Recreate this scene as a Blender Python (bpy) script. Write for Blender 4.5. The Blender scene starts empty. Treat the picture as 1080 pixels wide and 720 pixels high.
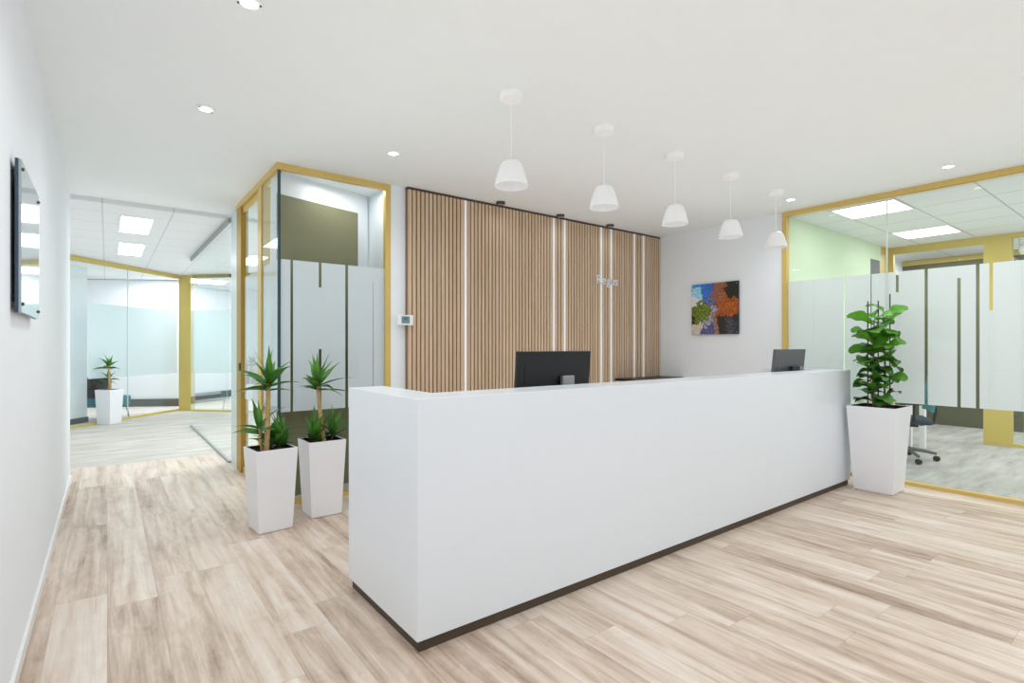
import bpy, bmesh, math, random
from mathutils import Vector, Matrix, noise

sc = bpy.context.scene
col = sc.collection
PI = math.pi

# ------------------------------------------------------------------ materials
def srgb(r, g, b):
    def f(c):
        c /= 255.0
        return c / 12.92 if c <= 0.04045 else ((c + 0.055) / 1.055) ** 2.4
    return (f(r), f(g), f(b), 1.0)

def new_mat(name):
    m = bpy.data.materials.new(name)
    m.use_nodes = True
    nt = m.node_tree
    for n in list(nt.nodes):
        nt.nodes.remove(n)
    out = nt.nodes.new('ShaderNodeOutputMaterial')
    return m, nt, out

def plain(name, rgb, rough=0.5, metal=0.0, spec=0.5, var=0.03, scale=8.0, bump=0.0, coat=0.0, emit=0.0):
    """Principled with a faint procedural colour variation."""
    m, nt, out = new_mat(name)
    p = nt.nodes.new('ShaderNodeBsdfPrincipled')
    p.inputs['Roughness'].default_value = rough
    p.inputs['Metallic'].default_value = metal
    p.inputs['Specular IOR Level'].default_value = spec
    p.inputs['Coat Weight'].default_value = coat
    tc = nt.nodes.new('ShaderNodeTexCoord')
    nz = nt.nodes.new('ShaderNodeTexNoise')
    nz.inputs['Scale'].default_value = scale
    nz.inputs['Detail'].default_value = 4
    nt.links.new(tc.outputs['Object'], nz.inputs['Vector'])
    r = nt.nodes.new('ShaderNodeValToRGB')
    c = srgb(*rgb)
    r.color_ramp.elements[0].color = tuple(min(1, x * (1 - var)) for x in c[:3]) + (1,)
    r.color_ramp.elements[1].color = tuple(min(1, x * (1 + var)) for x in c[:3]) + (1,)
    r.color_ramp.elements[0].position = 0.3
    r.color_ramp.elements[1].position = 0.7
    nt.links.new(nz.outputs['Fac'], r.inputs['Fac'])
    nt.links.new(r.outputs['Color'], p.inputs['Base Color'])
    if bump:
        b = nt.nodes.new('ShaderNodeBump')
        b.inputs['Strength'].default_value = bump
        b.inputs['Distance'].default_value = 0.01
        n2 = nt.nodes.new('ShaderNodeTexNoise')
        n2.inputs['Scale'].default_value = scale * 12
        nt.links.new(tc.outputs['Object'], n2.inputs['Vector'])
        nt.links.new(n2.outputs['Fac'], b.inputs['Height'])
        nt.links.new(b.outputs['Normal'], p.inputs['Normal'])
    if emit:
        nt.links.new(r.outputs['Color'], p.inputs['Emission Color'])
        p.inputs['Emission Strength'].default_value = emit
    nt.links.new(p.outputs['BSDF'], out.inputs['Surface'])
    return m

def emission(name, rgb, strength):
    m, nt, out = new_mat(name)
    e = nt.nodes.new('ShaderNodeEmission')
    e.inputs['Color'].default_value = srgb(*rgb)
    e.inputs['Strength'].default_value = strength
    nt.links.new(e.outputs['Emission'], out.inputs['Surface'])
    return m

def clear_glass(name, tint, refl=1.0):
    """Thin architectural glass: tinted see-through with Fresnel reflections."""
    m, nt, out = new_mat(name)
    t = nt.nodes.new('ShaderNodeBsdfTransparent')
    t.inputs['Color'].default_value = tint + (1,)
    g = nt.nodes.new('ShaderNodeBsdfGlossy')
    g.inputs['Roughness'].default_value = 0.01
    g.inputs['Color'].default_value = (0.95, 1.0, 0.98, 1)
    fr = nt.nodes.new('ShaderNodeFresnel')
    fr.inputs['IOR'].default_value = 1.45
    mu = nt.nodes.new('ShaderNodeMath'); mu.operation = 'MULTIPLY'
    mu.inputs[1].default_value = refl
    mx = nt.nodes.new('ShaderNodeMixShader')
    ge = nt.nodes.new('ShaderNodeNewGeometry')
    fo = math_node(nt, 'SUBTRACT', 1.0, ge.outputs['Backfacing'])
    nt.links.new(math_node(nt, 'MULTIPLY', fr.outputs['Fac'], fo), mu.inputs[0])
    nt.links.new(mu.outputs[0], mx.inputs['Fac'])
    nt.links.new(t.outputs[0], mx.inputs[1])
    nt.links.new(g.outputs[0], mx.inputs[2])
    nt.links.new(mx.outputs[0], out.inputs['Surface'])
    return m

def frosted(name, rgb, clear=0.25, trans=0.5, tint=(0.9, 0.95, 0.97)):
    m, nt, out = new_mat(name)
    tp = nt.nodes.new('ShaderNodeBsdfTransparent')
    tp.inputs['Color'].default_value = tint + (1,)
    tl = nt.nodes.new('ShaderNodeBsdfTranslucent')
    df = nt.nodes.new('ShaderNodeBsdfDiffuse')
    nz = nt.nodes.new('ShaderNodeTexNoise'); nz.inputs['Scale'].default_value = 3.0
    tc = nt.nodes.new('ShaderNodeTexCoord')
    nt.links.new(tc.outputs['Object'], nz.inputs['Vector'])
    r = nt.nodes.new('ShaderNodeValToRGB')
    c = srgb(*rgb)
    r.color_ramp.elements[0].color = tuple(x * 0.97 for x in c[:3]) + (1,)
    r.color_ramp.elements[1].color = c
    nt.links.new(nz.outputs['Fac'], r.inputs['Fac'])
    nt.links.new(r.outputs['Color'], tl.inputs['Color'])
    nt.links.new(r.outputs['Color'], df.inputs['Color'])
    a = nt.nodes.new('ShaderNodeMixShader'); a.inputs['Fac'].default_value = trans
    nt.links.new(df.outputs[0], a.inputs[1]); nt.links.new(tl.outputs[0], a.inputs[2])
    b = nt.nodes.new('ShaderNodeMixShader'); b.inputs['Fac'].default_value = clear
    nt.links.new(a.outputs[0], b.inputs[1]); nt.links.new(tp.outputs[0], b.inputs[2])
    nt.links.new(b.outputs[0], out.inputs['Surface'])
    return m

def mirror_glass(name):
    m, nt, out = new_mat(name)
    p = nt.nodes.new('ShaderNodeBsdfPrincipled')
    p.inputs['Base Color'].default_value = srgb(176, 186, 190)
    p.inputs['Metallic'].default_value = 0.9
    p.inputs['Roughness'].default_value = 0.08
    nt.links.new(p.outputs[0], out.inputs['Surface'])
    return m

def math_node(nt, op, a=None, b=None, c=None):
    n = nt.nodes.new('ShaderNodeMath'); n.operation = op
    for i, v in enumerate((a, b, c)):
        if v is None: continue
        if isinstance(v, (int, float)): n.inputs[i].default_value = v
        else: nt.links.new(v, n.inputs[i])
    return n.outputs[0]

def plank_floor(name):
    """Limed oak planks running along Y, every plank with its own tone and grain."""
    m, nt, out = new_mat(name)
    L = nt.links.new
    tc = nt.nodes.new('ShaderNodeTexCoord')
    sp = nt.nodes.new('ShaderNodeSeparateXYZ'); L(tc.outputs['Object'], sp.inputs[0])
    W, LEN = 0.205, 1.35
    xs = math_node(nt, 'DIVIDE', sp.outputs['X'], W)
    row = math_node(nt, 'FLOOR', xs)
    wn = nt.nodes.new('ShaderNodeTexWhiteNoise'); wn.noise_dimensions = '1D'; L(row, wn.inputs['W'])
    yo = math_node(nt, 'MULTIPLY_ADD', wn.outputs['Value'], 3.7, sp.outputs['Y'])
    ys = math_node(nt, 'DIVIDE', yo, LEN)
    cl = math_node(nt, 'FLOOR', ys)
    cb = nt.nodes.new('ShaderNodeCombineXYZ'); L(row, cb.inputs[0]); L(cl, cb.inputs[1])
    wn2 = nt.nodes.new('ShaderNodeTexWhiteNoise'); wn2.noise_dimensions = '3D'; L(cb.outputs[0], wn2.inputs['Vector'])
    tone = wn2.outputs['Value']
    # grain, stretched along the plank and shifted per plank
    off = math_node(nt, 'MULTIPLY', tone, 37.0)
    gx = math_node(nt, 'MULTIPLY_ADD', sp.outputs['X'], 13.0, off)
    gy = math_node(nt, 'MULTIPLY_ADD', sp.outputs['Y'], 0.85, off)
    gc = nt.nodes.new('ShaderNodeCombineXYZ'); L(gx, gc.inputs[0]); L(gy, gc.inputs[1]); L(off, gc.inputs[2])
    n1 = nt.nodes.new('ShaderNodeTexNoise'); n1.inputs['Scale'].default_value = 1.0
    n1.inputs['Detail'].default_value = 5; n1.inputs['Roughness'].default_value = 0.62; n1.inputs['Distortion'].default_value = 0.5
    L(gc.outputs[0], n1.inputs['Vector'])
    gx2 = math_node(nt, 'MULTIPLY', gx, 7.0)
    gc2 = nt.nodes.new('ShaderNodeCombineXYZ'); L(gx2, gc2.inputs[0]); L(math_node(nt, 'MULTIPLY', gy, 3.0), gc2.inputs[1])
    n2 = nt.nodes.new('ShaderNodeTexNoise'); n2.inputs['Scale'].default_value = 1.0; n2.inputs['Detail'].default_value = 3
    L(gc2.outputs[0], n2.inputs['Vector'])
    a = math_node(nt, 'MULTIPLY_ADD', tone, 0.17, math_node(nt, 'MULTIPLY', n1.outputs['Fac'], 1.0))
    a = math_node(nt, 'MULTIPLY_ADD', n2.outputs['Fac'], 0.20, a)
    # knots and worn patches, only mildly stretched
    pc = nt.nodes.new('ShaderNodeCombineXYZ')
    L(math_node(nt, 'MULTIPLY_ADD', sp.outputs['X'], 9.0, off), pc.inputs[0]); L(math_node(nt, 'MULTIPLY', sp.outputs['Y'], 3.2), pc.inputs[1]); L(off, pc.inputs[2])
    n3 = nt.nodes.new('ShaderNodeTexNoise'); n3.inputs['Scale'].default_value = 1.0; n3.inputs['Detail'].default_value = 6
    n3.inputs['Roughness'].default_value = 0.7; n3.inputs['Distortion'].default_value = 1.2
    L(pc.outputs[0], n3.inputs['Vector'])
    a = math_node(nt, 'ADD', a, math_node(nt, 'MULTIPLY_ADD', n3.outputs['Fac'], 0.42, -0.205))
    r = nt.nodes.new('ShaderNodeValToRGB')
    cr = r.color_ramp
    cr.elements[0].position = 0.36; cr.elements[0].color = srgb(*FLOOR_C[0])
    cr.elements[1].position = 0.94; cr.elements[1].color = srgb(*FLOOR_C[3])
    e = cr.elements.new(0.53); e.color = srgb(*FLOOR_C[1])
    e = cr.elements.new(0.72); e.color = srgb(*FLOOR_C[2])
    L(a, r.inputs['Fac'])
    # hairline joints
    fx = math_node(nt, 'FRACT', xs); fy = math_node(nt, 'FRACT', ys)
    jx = math_node(nt, 'LESS_THAN', fx, 0.010); jy = math_node(nt, 'LESS_THAN', fy, 0.0018)
    j = math_node(nt, 'MULTIPLY', math_node(nt, 'MAXIMUM', jx, jy), 0.35)
    mx = nt.nodes.new('ShaderNodeMix'); mx.data_type = 'RGBA'
    L(j, mx.inputs['Factor']); L(r.outputs['Color'], mx.inputs['A']); mx.inputs['B'].default_value = srgb(120, 98, 80)
    p = nt.nodes.new('ShaderNodeBsdfPrincipled')
    L(mx.outputs['Result'], p.inputs['Base Color'])
    p.inputs['Roughness'].default_value = 0.42
    p.inputs['Specular IOR Level'].default_value = 0.45
    b = nt.nodes.new('ShaderNodeBump'); b.inputs['Strength'].default_value = 0.12; b.inputs['Distance'].default_value = 0.004
    L(n2.outputs['Fac'], b.inputs['Height']); L(b.outputs['Normal'], p.inputs['Normal'])
    L(p.outputs[0], out.inputs['Surface'])
    return m

def carpet(name, c0, c1):
    m, nt, out = new_mat(name)
    L = nt.links.new
    tc = nt.nodes.new('ShaderNodeTexCoord')
    mp = nt.nodes.new('ShaderNodeMapping'); mp.inputs['Scale'].default_value = (1.4, 7.0, 1.0)
    L(tc.outputs['Object'], mp.inputs['Vector'])
    n1 = nt.nodes.new('ShaderNodeTexNoise'); n1.inputs['Scale'].default_value = 1.1; n1.inputs['Detail'].default_value = 6
    n1.inputs['Roughness'].default_value = 0.65
    L(mp.outputs[0], n1.inputs['Vector'])
    n2 = nt.nodes.new('ShaderNodeTexNoise'); n2.inputs['Scale'].default_value = 260.0
    L(tc.outputs['Object'], n2.inputs['Vector'])
    a = math_node(nt, 'MULTIPLY_ADD', n2.outputs['Fac'], 0.3, math_node(nt, 'MULTIPLY', n1.outputs['Fac'], 0.8))
    r = nt.nodes.new('ShaderNodeValToRGB')
    r.color_ramp.elements[0].position = 0.38; r.color_ramp.elements[0].color = srgb(*c0)
    r.color_ramp.elements[1].position = 0.68; r.color_ramp.elements[1].color = srgb(*c1)
    L(a, r.inputs['Fac'])
    p = nt.nodes.new('ShaderNodeBsdfPrincipled'); p.inputs['Roughness'].default_value = 0.9
    p.inputs['Specular IOR Level'].default_value = 0.15
    L(r.outputs[0], p.inputs['Base Color'])
    b = nt.nodes.new('ShaderNodeBump'); b.inputs['Strength'].default_value = 0.3; b.inputs['Distance'].default_value = 0.003
    L(n2.outputs['Fac'], b.inputs['Height']); L(b.outputs['Normal'], p.inputs['Normal'])
    L(p.outputs[0], out.inputs['Surface'])
    return m

def tile_ceiling(name, rgb, line, sx, sy, ox, oy):
    m, nt, out = new_mat(name)
    L = nt.links.new
    tc = nt.nodes.new('ShaderNodeTexCoord')
    sp = nt.nodes.new('ShaderNodeSeparateXYZ'); L(tc.outputs['Object'], sp.inputs[0])
    fx = math_node(nt, 'FRACT', math_node(nt, 'DIVIDE', math_node(nt, 'SUBTRACT', sp.outputs['X'], ox - 0.006), sx))
    fy = math_node(nt, 'FRACT', math_node(nt, 'DIVIDE', math_node(nt, 'SUBTRACT', sp.outputs['Y'], oy - 0.006), sy))
    j = math_node(nt, 'MAXIMUM', math_node(nt, 'LESS_THAN', fx, 0.014 / sx), math_node(nt, 'LESS_THAN', fy, 0.014 / sy))
    nz = nt.nodes.new('ShaderNodeTexNoise'); nz.inputs['Scale'].default_value = 60
    L(tc.outputs['Object'], nz.inputs['Vector'])
    r = nt.nodes.new('ShaderNodeValToRGB')
    c = srgb(*rgb)
    r.color_ramp.elements[0].color = tuple(x * 0.96 for x in c[:3]) + (1,); r.color_ramp.elements[1].color = c
    L(nz.outputs['Fac'], r.inputs['Fac'])
    mx = nt.nodes.new('ShaderNodeMix'); mx.data_type = 'RGBA'
    L(j, mx.inputs['Factor']); L(r.outputs[0], mx.inputs['A']); mx.inputs['B'].default_value = srgb(*line)
    p = nt.nodes.new('ShaderNodeBsdfPrincipled'); p.inputs['Roughness'].default_value = 0.85
    L(mx.outputs['Result'], p.inputs['Base Color'])
    L(p.outputs[0], out.inputs['Surface'])
    return m

def slat_wood(name):
    m, nt, out = new_mat(name)
    L = nt.links.new
    tc = nt.nodes.new('ShaderNodeTexCoord')
    sp = nt.nodes.new('ShaderNodeSeparateXYZ'); L(tc.outputs['Object'], sp.inputs[0])
    slat = math_node(nt, 'FLOOR', math_node(nt, 'DIVIDE', sp.outputs['X'], 0.044))
    wn = nt.nodes.new('ShaderNodeTexWhiteNoise'); wn.noise_dimensions = '1D'; L(slat, wn.inputs['W'])
    mp = nt.nodes.new('ShaderNodeMapping'); mp.inputs['Scale'].default_value = (60, 60, 2.2)
    L(tc.outputs['Object'], mp.inputs['Vector'])
    n1 = nt.nodes.new('ShaderNodeTexNoise'); n1.inputs['Scale'].default_value = 1.0; n1.inputs['Detail'].default_value = 4
    L(mp.outputs[0], n1.inputs['Vector'])
    a = math_node(nt, 'MULTIPLY_ADD', wn.outputs['Value'], 0.25, math_node(nt, 'MULTIPLY', n1.outputs['Fac'], 0.8))
    r = nt.nodes.new('ShaderNodeValToRGB')
    r.color_ramp.elements[0].position = 0.3; r.color_ramp.elements[0].color = srgb(190, 165, 138)
    r.color_ramp.elements[1].position = 0.75; r.color_ramp.elements[1].color = srgb(216, 192, 166)
    L(a, r.inputs['Fac'])
    p = nt.nodes.new('ShaderNodeBsdfPrincipled'); p.inputs['Roughness'].default_value = 0.5
    p.inputs['Specular IOR Level'].default_value = 0.3
    L(r.outputs[0], p.inputs['Base Color'])
    L(p.outputs[0], out.inputs['Surface'])
    return m

def leaf_mat(name, dark, light):
    m, nt, out = new_mat(name)
    L = nt.links.new
    at = nt.nodes.new('ShaderNodeAttribute'); at.attribute_name = 'tone'
    tc = nt.nodes.new('ShaderNodeTexCoord')
    nz = nt.nodes.new('ShaderNodeTexNoise'); nz.inputs['Scale'].default_value = 30
    L(tc.outputs['Object'], nz.inputs['Vector'])
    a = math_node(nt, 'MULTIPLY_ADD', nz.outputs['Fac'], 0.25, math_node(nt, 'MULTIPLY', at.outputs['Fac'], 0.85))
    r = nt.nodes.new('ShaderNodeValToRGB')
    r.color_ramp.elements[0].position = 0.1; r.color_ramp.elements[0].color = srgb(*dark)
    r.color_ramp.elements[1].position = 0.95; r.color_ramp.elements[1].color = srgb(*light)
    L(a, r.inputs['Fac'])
    p = nt.nodes.new('ShaderNodeBsdfPrincipled'); p.inputs['Roughness'].default_value = 0.35
    p.inputs['Specular IOR Level'].default_value = 0.5
    L(r.outputs[0], p.inputs['Base Color'])
    tl = nt.nodes.new('ShaderNodeBsdfTranslucent'); L(r.outputs[0], tl.inputs['Color'])
    mx = nt.nodes.new('ShaderNodeMixShader'); mx.inputs['Fac'].default_value = 0.18
    L(p.outputs[0], mx.inputs[1]); L(tl.outputs[0], mx.inputs[2])
    L(mx.outputs[0], out.inputs['Surface'])
    return m

def vcol_mat(name):
    m, nt, out = new_mat(name)
    at = nt.nodes.new('ShaderNodeAttribute'); at.attribute_name = 'paint'
    p = nt.nodes.new('ShaderNodeBsdfPrincipled'); p.inputs['Roughness'].default_value = 0.35
    nt.links.new(at.outputs['Color'], p.inputs['Base Color'])
    nt.links.new(p.outputs[0], out.inputs['Surface'])
    return m

FLOOR_C = [(122, 102, 88), (182, 159, 140), (213, 195, 179), (229, 219, 208)]
M = {}
M['wall'] = plain('white_wall_paint', (234, 239, 244), 0.75, var=0.008, spec=0.3)
M['ceiling'] = plain('white_ceiling_paint', (236, 240, 241), 0.85, var=0.006, spec=0.2)
M['green'] = plain('pale_green_paint', (212, 230, 200), 0.75, var=0.01)
M['olive'] = plain('olive_paint', (126, 124, 92), 0.7, var=0.02)
M['olive_dark'] = plain('dark_olive_paint', (96, 98, 74), 0.7, var=0.02)
M['gold'] = plain('gold_frame', (216, 186, 108), 0.38, metal=0.15, var=0.04, scale=3)
M['gold_dark'] = plain('dark_gold_frame', (176, 140, 52), 0.42, metal=0.25, var=0.05, scale=3)
M['gold_panel'] = plain('gold_panel', (204, 184, 104), 0.5, metal=0.05, var=0.03, scale=3)
M['floor'] = plank_floor('limed_oak_planks')
M['carpet'] = carpet('grey_carpet', (174, 171, 165), (214, 210, 203))
M['carpet2'] = carpet('meeting_room_carpet', (146, 145, 142), (184, 182, 178))
M['tile'] = tile_ceiling('office_ceiling_tile', (228, 230, 230), (178, 182, 182), 0.6, 0.6, 6.09, 1.805)
M['tile2'] = tile_ceiling('corridor_ceiling_tile', (230, 233, 235), (202, 207, 210), 0.6, 0.6, -0.04, 7.03)
M['slat'] = slat_wood('oak_slat')
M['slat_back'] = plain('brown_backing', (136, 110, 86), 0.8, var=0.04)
M['desk'] = plain('white_solid_surface', (227, 233, 240), 0.28, var=0.004, spec=0.45)
M['worktop'] = plain('white_worktop', (225, 226, 228), 0.4, var=0.01)
M['plinth'] = plain('dark_brown_plinth', (74, 62, 50), 0.5)
M['white_metal'] = plain('white_metal', (235, 235, 235), 0.4, var=0.01)
M['lamp_white'] = plain('white_lamp_shade', (248, 249, 250), 0.45, var=0.01)
M['black'] = plain('black_plastic', (27, 27, 29), 0.4, var=0.1, scale=20)
M['dark_grey'] = plain('dark_grey_plastic', (96, 96, 98), 0.38, var=0.05)
M['screen'] = plain('black_screen', (12, 13, 15), 0.12, var=0.0)
M['silver'] = plain('brushed_silver', (176, 176, 178), 0.35, metal=0.8, var=0.05, scale=40)
M['dark_metal'] = plain('dark_brown_metal', (84, 74, 68), 0.45, metal=0.3)
M['channel'] = plain('grey_aluminium_channel', (150, 154, 154), 0.5)
M['skirting_dark'] = plain('dark_grey_skirting', (88, 92, 92), 0.6)
M['pot'] = plain('white_planter', (236, 238, 243), 0.32, var=0.006)
M['soil'] = plain('bark_soil', (92, 62, 46), 0.95, var=0.5, scale=60, bump=1.0)
M['cane'] = plain('pale_cane', (190, 160, 112), 0.8, var=0.18, scale=40, bump=0.4)
M['stem'] = plain('brown_green_stem', (92, 84, 52), 0.8, var=0.2, scale=40)
M['stake'] = plain('dark_stake', (62, 62, 54), 0.7)
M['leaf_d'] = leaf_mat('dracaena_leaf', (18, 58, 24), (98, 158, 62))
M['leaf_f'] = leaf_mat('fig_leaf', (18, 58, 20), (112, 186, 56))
M['glass'] = clear_glass('clear_glass', (0.975, 0.99, 0.985))
M['glass_grey'] = clear_glass('grey_clear_glass', (0.965, 0.98, 0.98))
M['glass_edge'] = plain('dark_teal_glass_edge', (46, 72, 82), 0.25, var=0.05)
M['glass_line'] = plain('pale_glass_joint', (206, 220, 218), 0.3, var=0.02)
M['frost'] = frosted('frosted_film', (244, 246, 248), clear=0.15, trans=0.34, tint=(0.95, 0.98, 0.98))
M['frost_far'] = frosted('bluish_frosted_film', (238, 246, 248), clear=0.28, trans=0.5, tint=(0.97, 0.99, 1.0))
M['frost_blue'] = frosted('pale_blue_frosted_film', (244, 248, 252), clear=0.14, trans=0.25, tint=(0.95, 0.98, 0.98))
M['mirror'] = mirror_glass('dark_mirror_glass')
M['navy'] = plain('dark_blue_board_edge', (58, 74, 92), 0.3)
M['led'] = emission('led_diffuser', (255, 255, 255), 5.0)
M['led_c'] = emission('cool_led_diffuser', (240, 250, 255), 9.0)
M['bulb'] = emission('downlight_bulb', (255, 252, 246), 9.0)
M['chair_fabric'] = plain('dark_blue_fabric', (52, 66, 78), 0.9, var=0.12, scale=60)
M['teal'] = plain('teal_fabric', (74, 128, 142), 0.9, var=0.1, scale=60)
M['lcd'] = plain('grey_green_lcd', (112, 142, 146), 0.25, var=0.06, scale=60)
M['lcd_ink'] = plain('dark_lcd_digits', (60, 82, 88), 0.4)
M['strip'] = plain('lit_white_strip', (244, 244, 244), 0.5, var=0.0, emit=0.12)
M['letter'] = plain('silver_white_letters', (222, 224, 226), 0.35, metal=0.1, var=0.01)
M['paint'] = vcol_mat('printed_landscape')
M['blind'] = plain('white_roller_blind', (240, 242, 244), 0.6, var=0.01)

# ------------------------------------------------------------------ mesh helpers
class MB:
    def __init__(s):
        s.bm = bmesh.new()
    def box(s, x0, y0, z0, x1, y1, z1, mat=None):
        vs = [s.bm.verts.new((x, y, z)) for z in (z0, z1) for (x, y) in ((x0, y0), (x1, y0), (x1, y1), (x0, y1))]
        for f in ((0, 3, 2, 1), (4, 5, 6, 7), (0, 1, 5, 4), (1, 2, 6, 5), (2, 3, 7, 6), (3, 0, 4, 7)):
            s.bm.faces.new([vs[i] for i in f])
        if mat is not None:
            for v in vs: v.co = mat @ v.co
        return s
    def wall(s, p, q, z0, z1, t, side=1.0):
        """vertical slab from p to q (plan), thickness t towards side."""
        d = Vector((q[0] - p[0], q[1] - p[1])); d.normalize()
        n = Vector((-d.y, d.x)) * t * side
        return s.prism([(p[0], p[1]), (q[0], q[1]), (q[0] + n.x, q[1] + n.y), (p[0] + n.x, p[1] + n.y)], z0, z1)
    def prism(s, pts, z0, z1):
        a = [s.bm.verts.new((x, y, z0)) for x, y in pts]
        b = [s.bm.verts.new((x, y, z1)) for x, y in pts]
        n = len(pts)
        s.bm.faces.new(a[::-1]); s.bm.faces.new(b)
        for i in range(n):
            s.bm.faces.new((a[i], a[(i + 1) % n], b[(i + 1) % n], b[i]))
        return s
    def lathe(s, prof, n=32, c=(0, 0, 0), axis='Z', closed=False):
        rings = []
        for r, z in prof:
            if r < 1e-6:
                rings.append([s.bm.verts.new((c[0], c[1], c[2] + z))])
            else:
                rings.append([s.bm.verts.new((c[0] + r * math.cos(2 * PI * i / n), c[1] + r * math.sin(2 * PI * i / n), c[2] + z)) for i in range(n)])
        seq = list(zip(rings, rings[1:]))
        if closed: seq.append((rings[-1], rings[0]))
        for a, b in seq:
            for i in range(n):
                j = (i + 1) % n
                va = [a[0]] if len(a) == 1 else [a[i], a[j]]
                vb = [b[0]] if len(b) == 1 else [b[j], b[i]]
                f = va + vb
                if len(f) >= 3: s.bm.faces.new(f)
        return s
    def tube(s, pts, rad, n=10):
        pts = [Vector(p) for p in pts]
        if not isinstance(rad, (list, tuple)): rad = [rad] * len(pts)
        rings = []
        for i, p in enumerate(pts):
            t = (pts[min(i + 1, len(pts) - 1)] - pts[max(i - 1, 0)]).normalized()
            u = t.orthogonal().normalized() if i == 0 else (u - t * u.dot(t)).normalized()
            v = t.cross(u)
            rings.append([s.bm.verts.new(p + (u * math.cos(2 * PI * k / n) + v * math.sin(2 * PI * k / n)) * rad[i]) for k in range(n)])
        for a, b in zip(rings, rings[1:]):
            for k in range(n):
                s.bm.faces.new((a[k], a[(k + 1) % n], b[(k + 1) % n], b[k]))
        s.bm.faces.new(rings[0][::-1]); s.bm.faces.new(rings[-1])
        return s
    def build(s, name, mat, parent=None, smooth=False, bevel=0.0, seg=2, label=None):
        bmesh.ops.recalc_face_normals(s.bm, faces=s.bm.faces)
        me = bpy.data.meshes.new(name)
        s.bm.to_mesh(me); s.bm.free()
        if smooth:
            me.polygons.foreach_set('use_smooth', [True] * len(me.polygons))
            me.set_sharp_from_angle(angle=math.radians(38))
        me.materials.append(M[mat] if isinstance(mat, str) else mat)
        o = bpy.data.objects.new(name, me)
        col.objects.link(o)
        if parent is not None: o.parent = parent
        if bevel:
            b = o.modifiers.new('Bevel', 'BEVEL'); b.width = bevel; b.segments = seg; b.limit_method = 'ANGLE'
            b.harden_normals = False
        if label: o['label'] = label
        return o

def tag(o, label, cat, group=None, kind=None):
    o['label'] = label; o['category'] = cat
    if group: o['group'] = group
    if kind: o['kind'] = kind
    return o

def empty(name, loc=(0, 0, 0), rz=0.0):
    o = bpy.data.objects.new(name, None)
    o.empty_display_size = 0.1
    o.location = loc; o.rotation_euler = (0, 0, rz)
    col.objects.link(o)
    return o

def dup(root, loc, rz=0.0):
    r = root.copy(); col.objects.link(r)
    r.location = loc; r.rotation_euler = (0, 0, rz)
    for ch in list(root.children):
        c = ch.copy(); col.objects.link(c); c.parent = r
        for g in list(ch.children):
            d = g.copy(); col.objects.link(d); d.parent = c
    return r

def struct(name, mb, mat, label, cat, bevel=0.0):
    return tag(mb.build(name, mat, bevel=bevel), label, cat, kind='structure')

# ------------------------------------------------------------------ the camera
H = 2.74          # lobby ceiling
cam = bpy.data.cameras.new('camera')
co = bpy.data.objects.new('camera', cam); col.objects.link(co)
co.location = (0, 0, 1.28)
co.rotation_euler = (PI / 2, 0, -math.radians(37.484))
cam.sensor_width = 36.0
cam.lens = 556.8 * 36.0 / 1080.0
cam.shift_y = 5.0 / 1080.0
cam.clip_start = 0.02
sc.camera = co

# ------------------------------------------------------------------ the setting
XL, XR, YB = -0.28, 5.885, 4.46
# floors
fl = MB().prism([(XL - 0.15, -3.0), (XR, -3.0), (XR, YB), (1.085, YB), (1.085, 7.15), (-3.2, 7.15), (-3.2, 6.53), (XL - 0.15, 6.53)], -0.12, 0.0)
struct('floor', fl, 'floor', 'pale limed oak plank floor of the reception lobby', 'floor')
fl = MB().prism([(-3.2, 7.15), (1.085, 7.15), (1.085, YB), (2.15, YB), (4.2, 6.5), (4.2, 16.5), (-3.2, 16.5)], -0.12, 0.0)
struct('floor', fl, 'carpet', 'grey streaked carpet in the corridor beyond the planks', 'floor')
fl = MB().prism([(XR, -3.0), (13.0, -3.0), (13.0, 4.2), (XR, 4.2)], -0.12, 0.0)
struct('floor', fl, 'carpet2', 'grey streaked carpet of the glazed meeting room', 'floor')
# ceilings
cl = MB().prism([(XL - 0.15, -3.0), (XR + 0.08, -3.0), (XR + 0.08, 4.7), (2.15, 4.7), (2.15, 6.6), (-3.2, 6.6), (-3.2, 6.53), (XL - 0.15, 6.53)], H, H + 0.2)
struct('ceiling', cl, 'ceiling', 'smooth white ceiling over the reception lobby', 'ceiling')
cl = MB().prism([(-3.2, 6.6), (4.2, 6.6), (4.2, 16.5), (-3.2, 16.5)], 2.695, 2.94)
struct('ceiling', cl, 'tile2', 'lower tiled ceiling over the corridor', 'ceiling')
cl = MB().prism([(XR + 0.08, -3.0), (13.0, -3.0), (13.0, 4.2), (XR + 0.08, 4.2)], 2.72, 2.94)
struct('ceiling', cl, 'tile', 'square tiled ceiling of the glazed meeting room', 'ceiling')
# walls
struct('wall_left', MB().box(XL - 0.15, -3.0, 0, XL, 6.53, H), 'wall', 'long white wall with the small reflective board', 'wall')
struct('wall_back', MB().prism([(2.035, YB), (XR + 0.15, YB), (XR + 0.15, YB + 0.15), (2.15, YB + 0.15), (2.15, 6.2), (2.05, 6.2), (2.035, 4.6)], 0, H),
       'wall', 'white wall carrying the slatted wood cladding', 'wall')
struct('wall_right', MB().box(XR, 2.785, 0, XR + 0.12, YB, H), 'wall', 'white wall with the landscape picture', 'wall')
struct('baseboard_left', MB().box(XL, -3.0, 0, XL + 0.012, 6.53, 0.06), 'white_metal', 'low white skirting along the long white wall', 'skirting')
struct('baseboard_right', MB().box(XR - 0.012, 2.80, 0, XR, 4.38, 0.06), 'white_metal', 'low white skirting beneath the landscape picture', 'skirting')
# pale pillar between the glazed room and the corridor glass
struct('wall_pillar', MB().box(1.085, 6.14, 0, 1.15, 6.5, 2.72), 'glass_line', 'pale narrow pillar beside the gold door post', 'wall')

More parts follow.
